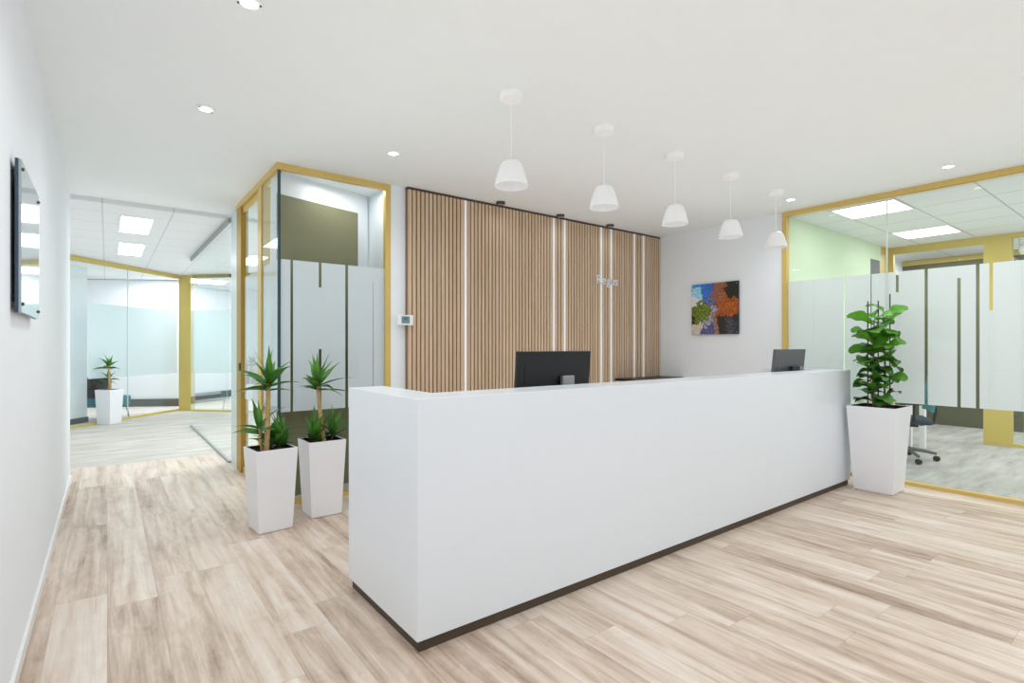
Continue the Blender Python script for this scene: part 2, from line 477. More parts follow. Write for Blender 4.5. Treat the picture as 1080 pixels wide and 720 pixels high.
# glass helper: film with stripe gaps on a plane. axis 'y': plane of constant x, running in y
def film(mb, axis, plane, a0, a1, gaps, z0=0.75, z1=1.98, t=0.002):
    """gaps: (centre, width, [(zlow, zhigh) cleared ranges])"""
    def seg(a, b, c, d):
        if b - a < 1e-4 or d - c < 1e-4: return
        if axis == 'y': mb.box(plane - t / 2, a, c, plane + t / 2, b, d)
        else: mb.box(a, plane - t / 2, c, b, plane + t / 2, d)
    cur = a0
    for c, w, zs in sorted(gaps):
        seg(cur, c - w / 2, z0, z1)
        z = z0
        for lo, hi in sorted(zs):
            seg(c - w / 2, c + w / 2, z, lo); z = hi
        seg(c - w / 2, c + w / 2, z, z1)
        cur = c + w / 2
    seg(cur, a1, z0, z1)
    return mb
FULL = [(0.75, 1.98)]

# window_1: glazing to the meeting room (x = XR)
w1 = empty('window_1', (XR, 2.78, 0))
def under(root):
    return Matrix.Translation(-Vector(root.location))
def at_world(o):
    """child built in world coordinates under an unrotated root"""
    o.matrix_parent_inverse = Matrix.Translation(-Vector(o.parent.location)); return o
f = MB()
f.box(XR - 0.03, 2.735, 0, XR + 0.03, 2.785, H)
f.box(XR - 0.03, -3.0, H - 0.05, XR + 0.03, 2.735, H)
f.box(XR - 0.03, -3.0, 0, XR + 0.03, 2.735, 0.03)
at_world(f.build('frame', 'gold', w1, label='gold metal frame'))
ys = [2.735, 1.814, 0.86, -0.1, -1.06, -2.02, -3.0]
for a, b in zip(ys, ys[1:]):
    at_world(MB().box(XR - 0.005, b + 0.002, 0.03, XR + 0.005, a - 0.002, H - 0.05).build('pane', 'glass', w1))
j = MB()
for a in ys[1:-1]: j.box(XR - 0.006, a - 0.004, 0.03, XR + 0.006, a + 0.004, H - 0.05)
at_world(j.build('pane_joint', 'glass_line', w1))
g1 = [(2.184, 0.010, FULL), (1.951, 0.014, FULL), (1.734, 0.022, [(1.787, 1.98)]), (1.513, 0.024, FULL),
      (1.281, 0.024, [(0.75, 1.875)]), (1.156, 0.024, FULL), (1.070, 0.024, [(1.582, 1.98)]),
      (0.70, 0.024, FULL), (0.45, 0.024, [(0.75, 1.875)]), (0.1, 0.024, FULL), (-0.5, 0.024, FULL), (-1.4, 0.024, FULL)]
at_world(film(MB(), 'y', XR + 0.008, -3.0, 2.735, g1).build('frosted_film', 'frost', w1))
tag(w1, 'gold framed glass wall with frosted band to the green meeting room', 'glass wall', kind='structure')

# window_2: front of the small glazed room (y = 4.48)
w2 = empty('window_2', (1.085, 4.48, 0))
f = MB()
f.box(1.065, 4.455, H - 0.05, 2.035, 4.505, H)
f.box(1.985, 4.455, 0, 2.035, 4.505, H - 0.05)
f.box(1.065, 4.455, 0, 1.985, 4.505, 0.035)
at_world(f.build('frame', 'gold', w2, label='gold metal frame'))
at_world(MB().box(1.10, 4.475, 0.035, 1.985, 4.485, H - 0.05).build('pane', 'glass_grey', w2))
at_world(MB().box(1.079, 4.472, 0.035, 1.100, 4.488, H - 0.05).build('glass_edge', 'glass_edge', w2, label='dark teal edge of the corner glass'))
g2 = [(1.189, 0.020, FULL), (1.416, 0.022, [(0.75, 1.256), (1.772, 1.98)]), (1.642, 0.024, FULL), (1.882, 0.006, [(0.75, 1.85)])]
at_world(film(MB(), 'x', 4.489, 1.10, 1.985, g2).build('frosted_film', 'frost_blue', w2))
tag(w2, 'gold framed glass front behind the two floor plants', 'glass wall', kind='structure')

# window_3: side of the small glazed room (x = 1.085)
w3 = empty('window_3', (1.085, 4.48, 0))
f = MB()
f.box(1.065, 4.505, H - 0.05, 1.125, 6.14, H)
f.box(1.065, 4.505, 0, 1.105, 5.02, 0.035)
at_world(f.build('frame', 'gold', w3, label='gold metal rails'))
at_world(MB().box(1.072, 5.02, 0, 1.150, 5.15, H - 0.05).build('post', 'gold', w3))
at_world(MB().box(1.072, 5.90, 0, 1.140, 6.12, H - 0.05).build('post', 'gold_dark', w3))
at_world(MB().box(1.080, 4.505, 0.035, 1.090, 5.02, H - 0.05).build('pane', 'glass', w3))
at_world(film(MB(), 'y', 1.094, 4.51, 5.02, []).build('frosted_film', 'frost_blue', w3))
tag(w3, 'gold posted glass side of the small room facing the corridor', 'glass wall', kind='structure')
# door_1: the glass door between the posts
d1 = empty('door_1', (1.10, 5.15, 0))
f = MB()
f.box(1.09, 5.155, 0.005, 1.11, 5.895, 0.06); f.box(1.09, 5.155, H - 0.11, 1.11, 5.895, H - 0.055)
at_world(f.build('frame', 'gold', d1))
at_world(MB().box(1.096, 5.155, 0.06, 1.104, 5.895, H - 0.11).build('pane', 'glass', d1))
at_world(film(MB(), 'y', 1.107, 5.16, 5.89, []).build('frosted_film', 'frost_blue', d1))
k = MB().box(1.055, 5.80, 1.03, 1.0715, 5.86, 1.11)
k.box(1.04, 5.81, 1.06, 1.056, 5.825, 1.075)
tag(d1, 'clear glass door between the two gold posts', 'door', kind='structure')
at_world(MB().box(1.060, 5.905, 1.03, 1.0715, 5.95, 1.11).build('door_lock', 'black', w3, label='small black lock on the gold post'))
k.bm.free()

# oblique wall with the olive field inside the small room
struct('wall_inner', MB().wall((1.115, 4.672), (2.02, 4.953), 0, 2.74, 0.08), 'wall', 'slanted white wall behind the glass front', 'wall')
struct('trim_1', MB().wall((1.118, 4.671), (1.90, 4.905), 0, 2.55, 0.006, side=-1), 'olive', 'olive painted field on the slanted wall', 'wall panel')

# window_4: corridor glass (x = 1.07)
w4 = empty('window_4', (1.07, 6.5, 0))
f = MB(); f.box(1.055, 6.5, 0, 1.085, 9.86, 0.02); f.box(1.055, 6.5, 2.645, 1.085, 9.86, 2.695)
at_world(f.build('channel', 'channel', w4, label='grey floor and ceiling channels'))
ys = [6.5, 7.3, 8.15, 9.0, 9.86]
for a, b in zip(ys, ys[1:]):
    at_world(MB().box(1.065, a + 0.002, 0.03, 1.075, b - 0.002, 2.645).build('pane', 'glass', w4))
tag(w4, 'frameless clear glass partition along the corridor', 'glass wall', kind='structure')

# far glass: A-B, gold panel B-C, C-D
A, B, Cc, D = (-0.42, 10.646), (1.13, 12.36), (1.344, 12.177), (2.85, 10.45)
dAB = (Vector(B) - Vector(A)).normalized()
A0 = tuple(Vector(A) - dAB * 2.6)
w5 = empty('window_5', (A[0], A[1], 0))
f = MB(); f.wall(A0, B, 2.62, 2.69, 0.06); f.wall(A0, B, 0, 0.035, 0.06)
at_world(f.build('frame', 'gold_panel', w5, label='gold floor and ceiling rails'))
n = 4; Lf = (Vector(B) - Vector(A0)).length
cuts = [0, 1.0, 2.27, 3.68, Lf]
for a, b in zip(cuts, cuts[1:]):
    p = Vector(A0) + dAB * (a + 0.004); q = Vector(A0) + dAB * (b - 0.004)
    nn = Vector((-dAB.y, dAB.x)) * 0.02
    at_world(MB().wall(tuple(p + nn), tuple(q + nn), 0.035, 2.62, 0.01).build('pane', 'glass', w5))
fm = MB(); p = Vector(A0) + dAB * 2.9 + Vector((-dAB.y, dAB.x)) * 0.035
fm.wall(tuple(p), tuple(Vector(B) + Vector((-dAB.y, dAB.x)) * 0.035), 0.75, 1.98, 0.002)
at_world(fm.build('frosted_film', 'frost_far', w5))
jm = MB()
for a in cuts[1:-1]:
    p = Vector(A0) + dAB * a + Vector((-dAB.y, dAB.x)) * 0.019
    jm.wall(tuple(p - dAB * 0.006), tuple(p + dAB * 0.006), 0.035, 2.62, 0.012)
at_world(jm.build('pane_joint', 'glass_line', w5))
tag(w5, 'slanted frosted glass wall behind the small far plant', 'glass wall', kind='structure')
struct('trim_2', MB().wall(B, Cc, 0, 2.68, 0.08), 'gold_panel', 'wide gold upright panel at the corner of the far glass walls', 'column')
w6 = empty('window_6', (Cc[0], Cc[1], 0))
dCD = (Vector(D) - Vector(Cc)).normalized(); nCD = Vector((-dCD.y, dCD.x))
f = MB(); f.wall(Cc, D, 2.63, 2.69, 0.05)
at_world(f.build('frame', 'skirting_dark', w6))
f = MB(); f.wall(Cc, D, 0, 0.03, 0.05)
at_world(f.build('sill', 'gold_panel', w6))
at_world(MB().wall(tuple(Vector(Cc) + nCD * 0.02), tuple(Vector(D) + nCD * 0.02), 0.03, 2.63, 0.01).build('pane', 'glass', w6))
at_world(MB().wall(tuple(Vector(Cc) + nCD * 0.033), tuple(Vector(D) + nCD * 0.033), 0.75, 2.0, 0.002).build('frosted_film', 'frost_far', w6))
tag(w6, 'frosted glass wall to the right of the gold corner panel', 'glass wall', kind='structure')
# white walls inside the far rooms
struct('wall_far', MB().wall((-0.9, 14.6), (1.42, 13.2), 0, 2.68, 0.1), 'wall', 'white wall inside the far office', 'wall')
struct('baseboard_far', MB().wall((-0.9, 14.585), (1.41, 13.19), 0, 0.16, 0.02, side=-1), 'skirting_dark', 'dark grey skirting inside the far office', 'skirting')
struct('wall_far', MB().wall((1.45, 14.4), (4.2, 16.4), 0, 2.68, 0.1), 'wall', 'white wall inside the second far office', 'wall')
struct('baseboard_far', MB().wall((1.46, 14.385), (4.2, 16.38), 0, 0.16, 0.02, side=-1), 'skirting_dark', 'dark grey skirting of the second far office', 'skirting')
struct('wall_far', MB().wall((-2.3, 8.95), (-0.27, 11.47), 0, 2.62, 0.1), 'wall', 'white wall just inside the far glass beside the lobby wall', 'wall')
struct('baseboard_far', MB().wall((-2.29, 8.945), (-0.262, 11.465), 0, 0.09, 0.015, side=-1), 'skirting_dark', 'dark skirting just inside the far glass', 'skirting')
struct('wall_corridor', MB().box(4.1, 6.5, 0, 4.2, 16.4, 2.68), 'wall', 'white wall at the side of the second far office', 'wall')

# meeting room walls
struct('wall_meeting', MB().box(XR + 0.12, 2.785, 0, 8.40, 2.90, 2.72), 'green', 'pale green wall of the meeting room', 'wall')
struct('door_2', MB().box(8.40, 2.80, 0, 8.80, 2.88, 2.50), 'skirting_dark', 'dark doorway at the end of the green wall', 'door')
struct('wall_meeting', MB().box(8.40, 2.79, 2.50, 8.80, 2.90, 2.72), 'green', 'pale green strip above the dark doorway', 'wall')
f = MB()
f.box(9.13, 2.735, 0, 9.20, 2.90, 2.72)
f.box(8.80, 2.80, 0, 9.13, 2.90, 2.72)
f.box(9.13, 1.735, 2.625, 9.20, 2.735, 2.72)
struct('trim_3', f, 'gold_panel', 'gold frame round the opening at the back of the meeting room', 'frame')
struct('trim_4', MB().box(9.13, 1.46, 0, 9.24, 1.735, 2.72), 'gold_panel', 'gold pillar at the back of the meeting room', 'column')
struct('trim_5', MB().box(9.13, -3.0, 2.66, 9.20, 1.46, 2.72), 'gold_panel', 'gold rail above the far window of the meeting room', 'rail')
struct('trim_6', MB().box(9.13, -3.0, 0, 9.20, 1.46, 0.04), 'gold_panel', 'gold sill below the far window of the meeting room', 'rail')
struct('wall_annex', MB().box(10.79, 1.6, 0, 10.89, 3.6, 2.72), 'olive_dark', 'dark olive wall beyond the gold framed opening', 'wall')
struct('trim_7', MB().box(10.77, 1.6, 2.64, 10.7885, 3.1, 2.715), 'gold_panel', 'gold band above the dark olive wall', 'rail')
struct('wall_annex', MB().box(9.20, 3.1, 0, 10.79, 3.2, 2.72), 'wall', 'pale wall at the side of the annex', 'wall')
struct('wall_annex', MB().box(11.8, -3.0, 0, 11.9, 1.6, 2.72), 'wall', 'white wall seen beyond the roller blind', 'wall')
struct('trim_8', MB().box(9.20, 3.085, 0, 10.79, 3.099, 2.47), 'olive_dark', 'dark olive sheet added on the side of the annex', 'wall panel')  # sheet added so the clear stripe in the film shows olive
w7 = empty('window_7', (9.16, 0, 0))
at_world(MB().box(9.155, -3.0, 0.04, 9.165, 1.46, 2.66).build('pane', 'glass', w7))
tag(w7, 'clear glass wall beside the gold pillar', 'glass wall', kind='structure')

# ------------------------------------------------------------------ slatted wood cladding
cladding = empty('slat_cladding', (2.18, YB, 0))
tag(cladding, 'oak slat cladding with upright white strips behind the reception counter', 'wall cladding')
x0, x1, top = 2.18, 5.882, 2.715
YS = YB - 0.003
strips = [2.80, 3.966, 4.132, 4.734, 4.911, 5.349, 5.530]
edges = [x0] + strips + [x1]
for i, (a, b) in enumerate(zip(edges, edges[1:])):
    a2 = a + (0.016 if i else 0); b2 = b - (0.016 if i < len(edges) - 2 else 0)
    n = max(2, round((b2 - a2) / 0.0435)); pitch = (b2 - a2) / n
    mb = MB()
    for k_ in range(n):
        s0 = a2 + k_ * pitch + pitch * 0.16
        mb.box(s0, YS - 0.055, 0.0, s0 + pitch * 0.68, YS - 0.028, top)
    at_world(mb.build('slat_panel', 'slat', cladding))
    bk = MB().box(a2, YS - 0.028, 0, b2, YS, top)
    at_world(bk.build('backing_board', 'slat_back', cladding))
for s in strips:
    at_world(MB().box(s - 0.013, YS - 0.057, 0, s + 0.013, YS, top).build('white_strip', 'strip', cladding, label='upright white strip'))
at_world(MB().box(x0, YS - 0.05, top, x1, YS, H - 0.002).build('gap_shade_strip', 'plinth', cladding, label='dark strip for the shaded gap under the ceiling'))  # solid dark strip, its colour stands in for shade in the gap

# sign letters
def text_letters(word, size, x, z, y, root, mat):
    cx_ = x
    for ch in word:
        cu = bpy.data.curves.new('letter', 'FONT')
        cu.body = ch; cu.size = size; cu.extrude = 0.006; cu.offset = 0.0022
        tmp = bpy.data.objects.new('letter_tmp', cu); col.objects.link(tmp)
        dg = bpy.context.evaluated_depsgraph_get(); dg.update()
        me = bpy.data.meshes.new_from_object(tmp.evaluated_get(dg))
        bpy.data.objects.remove(tmp)
        me.materials.clear(); me.materials.append(M[mat])
        o = bpy.data.objects.new('letter', me); col.objects.link(o)
        xs = [v.co.x for v in me.vertices]
        o.parent = root
        o.rotation_euler = (PI / 2, 0, 0)
        o.location = (cx_ - min(xs), y, z)
        cx_ += max(xs) - min(xs) + size * 0.07
    return cx_
sign = empty('wall_sign', (4.645, YB - 0.056, 2.03))
tag(sign, 'silvery white raised letters of the sign on the slatted wall', 'sign')
text_letters('Regus', 0.152, 0.0, 0.0, -0.007, sign, 'letter')

# ------------------------------------------------------------------ thermostat
th = empty('thermostat', (2.146, YB, 1.517))
tag(th, 'white wall thermostat with grey display beside the slatted cladding', 'thermostat')
MB().box(-0.078, -0.078, -0.047, 0.078, -0.062, 0.047).build('body', 'white_metal', th, bevel=0.006)
MB().box(-0.045, -0.063, -0.035, 0.020, -0.002, 0.035).build('back_box', 'white_metal', th)
MB().box(-0.040, -0.0795, -0.030, 0.040, -0.0775, 0.034).build('display', 'lcd', th, label='grey green display')
MB().box(-0.014, -0.0803, 0.000, -0.004, -0.0790, 0.022).box(0.004, -0.0803, 0.000, 0.014, -0.0790, 0.022).build('display_digits', 'lcd_ink', th)

# ------------------------------------------------------------------ reception counter
desk = empty('reception_counter', (3.25, 2.37, 0))
tag(desk, 'long white reception counter with a dark recessed plinth', 'counter')
U = [(1.02, 1.975), (5.47, 1.975), (5.47, 2.76), (5.37, 2.76), (5.37, 2.212), (1.218, 2.212), (1.218, 2.76), (1.02, 2.76)]
at_world(MB().prism(U, 0.05, 1.06).build('counter_body', 'desk', desk, bevel=0.003))
P = [(1.036, 1.99), (5.455, 1.99), (5.455, 2.745), (5.385, 2.745), (5.385, 2.20), (1.203, 2.20), (1.203, 2.745), (1.036, 2.745)]
at_world(MB().prism(P, 0.0, 0.05).build('plinth', 'plinth', desk, label='dark brown plinth'))
at_world(MB().box(1.218, 2.212, 0.71, 5.37, 2.76, 0.74).build('worktop', 'worktop', desk))

# ------------------------------------------------------------------ monitors
def monitor(name, loc, rz, width, height, zlow, tilt, back, label):
    """stands on the worktop (z 0 = worktop); the back faces -Y."""
    r = empty(name, loc, rz)
    tag(r, label, 'monitor', None)
    R = Matrix.Translation((0, 0.0, zlow + height / 2)) @ Matrix.Rotation(math.radians(tilt), 4, 'X')
    w, h = width / 2, height / 2
    mb = MB().box(-w, -0.012, -h, w, 0.014, h, R)
    mb.build('housing', back, r, bevel=0.004)
    hb = MB().box(-w * 0.82, -0.0150, -h * 0.80, w * 0.82, -0.0121, h * 0.62, R)
    hb.build('rear_cover', back, r, bevel=0.0028)
    MB().box(-w + 0.01, 0.0142, -h + 0.02, w - 0.01, 0.0155, h - 0.01, R).build('screen', 'screen', r)
    return r
m1 = monitor('desk_monitor', (2.225, 2.47, 0.7415), 0.0, 0.61, 0.36, 0.148, 5.0, 'black', 'black monitor with silver stand block, nearer to the two floor plants')
nk = MB().box(0.03, -0.055, 0.02, 0.128, -0.026, 0.355)
nk.build('stand_neck', 'silver', m1, bevel=0.004, label='silver stand neck')
MB().box(-0.02, -0.13, 0.0, 0.178, 0.08, 0.02).build('stand_foot', 'silver', m1, bevel=0.004)
m2 = monitor('desk_monitor', (5.02, 2.33, 0.7415), 0.0, 0.585, 0.35, 0.162, 6.0, 'dark_grey', 'small grey monitor at the end of the counter near the fig plant')
MB().box(-0.04, -0.060, 0.02, 0.10, -0.028, 0.352).build('stand_neck', 'black', m2, bevel=0.004, label='black stand neck')
MB().box(-0.10, -0.10, 0.0, 0.14, 0.10, 0.02).build('stand_foot', 'black', m2, bevel=0.004)
MB().box(0.105, -0.060, 0.02, 0.16, -0.040, 0.352).build('cable_clip', 'silver', m2, bevel=0.003)

# low black cabinet in the corner behind the counter
cb = empty('low_cabinet', (5.42, 4.2, 0))
tag(cb, 'low dark cabinet in the corner under the slats, only its top edge showing', 'cabinet')
MB().box(-0.44, -0.14, 0, 0.445, 0.19, 0.855).build('carcass', 'white_metal', cb, bevel=0.003)
MB().box(-0.45, -0.155, 0.855, 0.455, 0.195, 0.885).build('cabinet_top', 'black', cb, bevel=0.003, label='black cabinet top')
for sx in (-0.435, 0.004):
    d_ = MB().box(sx, -0.156, 0.05, sx + 0.43, -0.141, 0.84).build('door', 'white_metal', cb, bevel=0.002)
    MB().box(sx + 0.20, -0.168, 0.74, sx + 0.23, -0.1565, 0.76).build('handle', 'silver', d_)

# ------------------------------------------------------------------ landscape picture
pic = empty('landscape_picture', (XR, 3.5985, 1.737))
tag(pic, 'square colour photo print of rocks and an orange autumn tree', 'picture')
N = 110; S = 0.3125
bm = bmesh.new()
lay = bm.verts.layers.float_color.new('paint')
def fbm(x, y, s, k=0.0):
    return 0.5 + 0.5 * noise.fractal(Vector((x * s, y * s, k)), 0.9, 2.0, 5)
def lerp(a, b, t):
    t = max(0.0, min(1.0, t)); return tuple(p + (q - p) * t for p, q in zip(a, b))
def paint(u, v):
    """u from the slat side to the glass side, v upwards; an autumn valley."""
    n1 = fbm(u, v, 5.0, 1.3) - 0.5; n2 = fbm(u, v, 14.0, 7.7) - 0.5; n3 = fbm(u, v, 30.0, 3.1)
    du, dv = u + 0.22 * n1, v + 0.22 * n2
    c = lerp((52, 58, 54), (24, 26, 30), n3)                      # dark rock ground
    if du > 0.42: c = lerp((74, 60, 56), (34, 36, 40), n3 * 1.3)
    if du < 0.50 and dv > 0.58:                                     # sky
        c = lerp((24, 70, 176), (70, 150, 226), n3 * 0.8 + (0.5 - u))
        if du < 0.22 and dv < 0.93: c = lerp((86, 190, 230), (210, 236, 246), n3)
    if 0.18 < du < 0.46 and 0.50 < dv < 0.68: c = lerp((30, 44, 96), (150, 160, 206), n3)
    if du < 0.26 and 0.56 < dv < 0.74: c = lerp((242, 242, 246), (188, 188, 198), n3 * 0.8)
    if 0.26 < du < 0.56 and 0.18 < dv < 0.55: c = lerp((226, 216, 224), (112, 112, 150), n3 * 1.25)
    e = ((du - 0.20) / 0.21) ** 2 + ((dv - 0.42) / 0.22) ** 2
    if e < 1: c = lerp((196, 206, 74), (62, 84, 24), n3 * 1.35 + e * 0.1)
    if dv < 0.20 and du < 0.34: c = lerp((238, 230, 214), (176, 164, 150), n3)
    if dv < 0.17 and 0.28 < du < 0.52: c = lerp((40, 44, 84), (128, 132, 196), n3)
    if 0.46 < du < 0.60 and dv < 0.40: c = lerp((110, 78, 60), (190, 150, 120), n3)
    e = ((du - 0.74) / 0.25) ** 2 + ((dv - 0.58) / 0.24) ** 2
    if e < 1: c = lerp((226, 124, 44), (120, 58, 30), n3 * 1.3 + e * 0.1 - 0.1)
    e = ((du - 0.58) / 0.15) ** 2 + ((dv - 0.86) / 0.24) ** 2
    if e < 1: c = lerp((186, 122, 88), (112, 72, 58), n3 * 1.1)
    if du > 0.80 and dv > 0.70: c = lerp((44, 56, 48), (22, 26, 26), n3)
    if du > 0.76 and dv < 0.30: c = lerp((112, 112, 120), (44, 46, 52), n3 * 1.2 + (abs(u - 0.82)) * 2)
    return srgb(*c)
grid = [[None] * (N + 1) for _ in range(N + 1)]
for i in range(N + 1):
    for jx in range(N + 1):
        u, v = i / N, jx / N
        vt = bm.verts.new((-0.0265, S - 2 * S * u, -S + 2 * S * v))
        vt[lay] = paint(u, v); grid[i][jx] = vt
for i in range(N):
    for jx in range(N):
        bm.faces.new((grid[i][jx], grid[i][jx + 1], grid[i + 1][jx + 1], grid[i + 1][jx]))
mbp = MB(); mbp.bm.free(); mbp.bm = bm
mbp.build('print', 'paint', pic)
MB().box(-0.026, -S, -S, -0.014, S, S).build('panel', 'black', pic)
MB().box(-0.014, -S * 0.8, -S * 0.8, 0.0, S * 0.8, S * 0.8).build('hanging_frame', 'white_metal', pic)
for yy in (-S + 0.025, S - 0.025):
    for zz in (-S + 0.025, S - 0.025):
        MB().box(-0.029, yy - 0.006, zz - 0.006, -0.0268, yy + 0.006, zz + 0.006).build('fixing', 'silver', pic)

# ------------------------------------------------------------------ reflective board on the left wall
gb = empty('reflective_board', (XL, 2.95, 1.687))
tag(gb, 'small reflective glass board on stand-off fixings on the white wall', 'wall board')
MB().box(0.022, -0.312, -0.281, 0.030, 0.312, 0.281).build('glass_pane', 'mirror', gb)
e = MB(); e.box(0.012, -0.314, -0.283, 0.022, 0.314, 0.283)
e.build('back_sheet', 'navy', gb, label='dark blue backing sheet')
for yy in (-0.285, 0.285):
    for zz in (-0.25, 0.25):
        so = MB().lathe([(0, 0), (0.007, 0), (0.007, 0.034), (0.004, 0.036), (0, 0.036)], 16).build('wall_mount', 'dark_grey', gb, smooth=True)
        so.rotation_euler = (0, PI / 2, 0); so.location = (0.0, yy, zz)

# ------------------------------------------------------------------ pendant lamps
pend = empty('pendant_lamp', (1.858, 2.43, H))
MB().lathe([(0, 0), (0.070, 0), (0.070, -0.026), (0.064, -0.034), (0.012, -0.036), (0, -0.036)], 40).build('ceiling_rose', 'lamp_white', pend, smooth=True)
MB().tube([(0, 0, -0.036), (0, 0, -0.395)], 0.003, 8).build('cord', 'lamp_white', pend, smooth=True)
prof = [(0.010, -0.384), (0.020, -0.386), (0.046, -0.392), (0.058, -0.402), (0.066, -0.418), (0.080, -0.460), (0.091, -0.500), (0.098, -0.534),
        (0.0965, -0.534), (0.089, -0.501), (0.078, -0.462), (0.064, -0.421), (0.056, -0.406), (0.045, -0.397), (0.02, -0.391), (0.010, -0.390)]
MB().lathe(prof, 48, closed=True).build('lamp_shade', 'lamp_white', pend, smooth=True)
MB().lathe([(0, -0.388), (0.018, -0.390), (0.02, -0.43), (0.034, -0.455), (0.036, -0.48), (0.026, -0.503), (0, -0.510)], 24).build('light_bulb', 'lamp_white', pend, smooth=True)
pl = ['white dome pendant lamp hanging nearest, furthest from the picture wall',
      'white dome pendant lamp, second from the nearest one in the row over the counter',
      'white dome pendant lamp in the middle of the row of five',
      'white dome pendant lamp, second from the picture wall, above the framed landscape',
      'white dome pendant lamp last in the row, before the gold glass wall jamb']
for i, x in enumerate((1.858, 2.64, 3.425, 4.205, 4.99)):
    o = pend if i == 0 else dup(pend, (x, 2.43, H))
    tag(o, pl[i], 'pendant lamp', 'pendant lamps over the reception counter')

# ------------------------------------------------------------------ recessed downlights
dl = empty('downlight', (0.479, 2.455, H))
MB().lathe([(0.034, -0.001), (0.052, -0.001), (0.053, -0.006), (0.048, -0.009), (0.036, -0.009), (0.034, -0.006)], 32, closed=True).build('trim_ring', 'lamp_white', dl, smooth=True)
MB().lathe([(0, -0.0035), (0.0335, -0.0035), (0.0335, -0.0075), (0.02, -0.011), (0, -0.012)], 24).build('bulb', 'bulb', dl, smooth=True)
for s in (-1, 1):
    MB().box(s * 0.043 - 0.005, -0.005, -0.0125, s * 0.043 + 0.005, 0.005, -0.0088).build('pivot', 'dark_grey', dl)
dlab = ['recessed white downlight nearest, at the top edge over the planks',
        'recessed white downlight between the long white wall and the glazed room',
        'recessed white downlight above the small glazed room front',
        'recessed white downlight close above the gold glass wall frame',
        'recessed white downlight beside the last pendant lamp']
dpos = [(0.479, 2.455), (0.48, 3.713), (1.715, 3.707), (5.409, 1.244), (5.389, 2.477)]
for i, (x, y) in enumerate(dpos):
    o = dl if i == 0 else dup(dl, (x, y, H), math.radians(37))
    if i == 0: o.rotation_euler.z = math.radians(-20)
    tag(o, dlab[i], 'ceiling light', 'recessed lobby downlights')

# dark spotlights close to the slats
sp = empty('surface_spotlight', (3.163, 4.314, H))
MB().lathe([(0, 0), (0.046, 0), (0.046, -0.020), (0.040, -0.024), (0, -0.024)], 28).build('housing', 'dark_metal', sp, smooth=True)
MB().lathe([(0, -0.0242), (0.030, -0.0242), (0.030, -0.0255), (0, -0.0255)], 24).build('lens', 'silver', sp, smooth=True)
slab = ['dark round ceiling spotlight before the widest slat field', 'dark round ceiling spotlight above the first pair of white strips',
        'dark round ceiling spotlight above the sign and second strip pair']
for i, (x, y) in enumerate(((3.163, 4.314), (3.998, 4.33), (4.802, 4.321))):
    o = sp if i == 0 else dup(sp, (x, y, H))
    tag(o, slab[i], 'spotlight', 'dark spotlights along the slats')

# LED panels
def led_panel(x0, y0, x1, y1, z, mat, label, group):
    cx_, cy_ = (x0 + x1) / 2, (y0 + y1) / 2
    r = empty('led_panel', (cx_, cy_, z)); a, b = (x1 - x0) / 2, (y1 - y0) / 2
    f = MB(); t = 0.012
    f.box(-a, -b, -0.008, a, -b + t, 0); f.box(-a, b - t, -0.008, a, b, 0); f.box(-a, -b + t, -0.008, -a + t, b - t, 0); f.box(a - t, -b + t, -0.008, a, b - t, 0)
    f.build('frame', 'white_metal', r)
    MB().box(-a + t, -b + t, -0.006, a - t, b - t, -0.001).build('diffuser', mat, r)
    return tag(r, label, 'ceiling light', group)
led_panel(6.10, 1.815, 6.68, 2.395, 2.72, 'led', 'square light panel of the meeting room nearest the glass', 'meeting room light panels')
led_panel(7.92, 1.815, 8.50, 2.395, 2.72, 'led', 'square light panel of the meeting room before the gold framed opening', 'meeting room light panels')
led_panel(0.11, 7.10, 0.42, 8.10, 2.695, 'led_c', 'oblong light panel of the corridor nearer the lobby', 'corridor light panels')
led_panel(0.12, 8.95, 0.43, 10.10, 2.695, 'led_c', 'oblong light panel of the corridor nearer the far glass', 'corridor light panels')

# ------------------------------------------------------------------ planters and plants
def planter(root, top, bot, h, rim=0.012, soil_drop=0.03):
    bm = bmesh.new()
    def ring(hw, z): return [bm.verts.new((sx * hw, sy * hw, z)) for sx, sy in ((-1, -1), (1, -1), (1, 1), (-1, 1))]
    t, b = top / 2, bot / 2
    rings = [ring(b - 0.008, 0.0), ring(b - 0.008, 0.006), ring(b, 0.006), ring(t, h), ring(t - rim, h), ring(t - rim - 0.008, h - 0.10)]
    for a, c in zip(rings, rings[1:]):
        for i in range(4): bm.faces.new((a[i], a[(i + 1) % 4], c[(i + 1) % 4], c[i]))
    bm.faces.new(rings[0][::-1]); bm.faces.new(rings[-1])
    mb = MB(); mb.bm.free(); mb.bm = bm
    mb.build('planter', 'pot', root, bevel=0.004)
    li = MB(); q = t - rim - 0.0005; w_ = 0.010
    li.box(-q, -q, h - 0.05, q, -q + w_, h - 0.002); li.box(-q, q - w_, h - 0.05, q, q, h - 0.002)
    li.box(-q, -q + w_, h - 0.05, -q + w_, q - w_, h - 0.002); li.box(q - w_, -q + w_, h - 0.05, q, q - w_, h - 0.002)
    li.build('liner', 'black', root, label='black inner liner')
    # soil: lumpy patch of bark
    bm = bmesh.new(); n = 18; q2 = q - w_ - 0.001
    rnd = random.Random(int(h * 1000))
    g = [[bm.verts.new((-q2 + 2 * q2 * i / n, -q2 + 2 * q2 * k / n, h - soil_drop + rnd.uniform(-0.008, 0.012))) for k in range(n + 1)] for i in range(n + 1)]
    for i in range(n):
        for k in range(n): bm.faces.new((g[i][k], g[i + 1][k], g[i + 1][k + 1], g[i][k + 1]))
    mb = MB(); mb.bm.free(); mb.bm = bm
    mb.build('soil', 'soil', root)

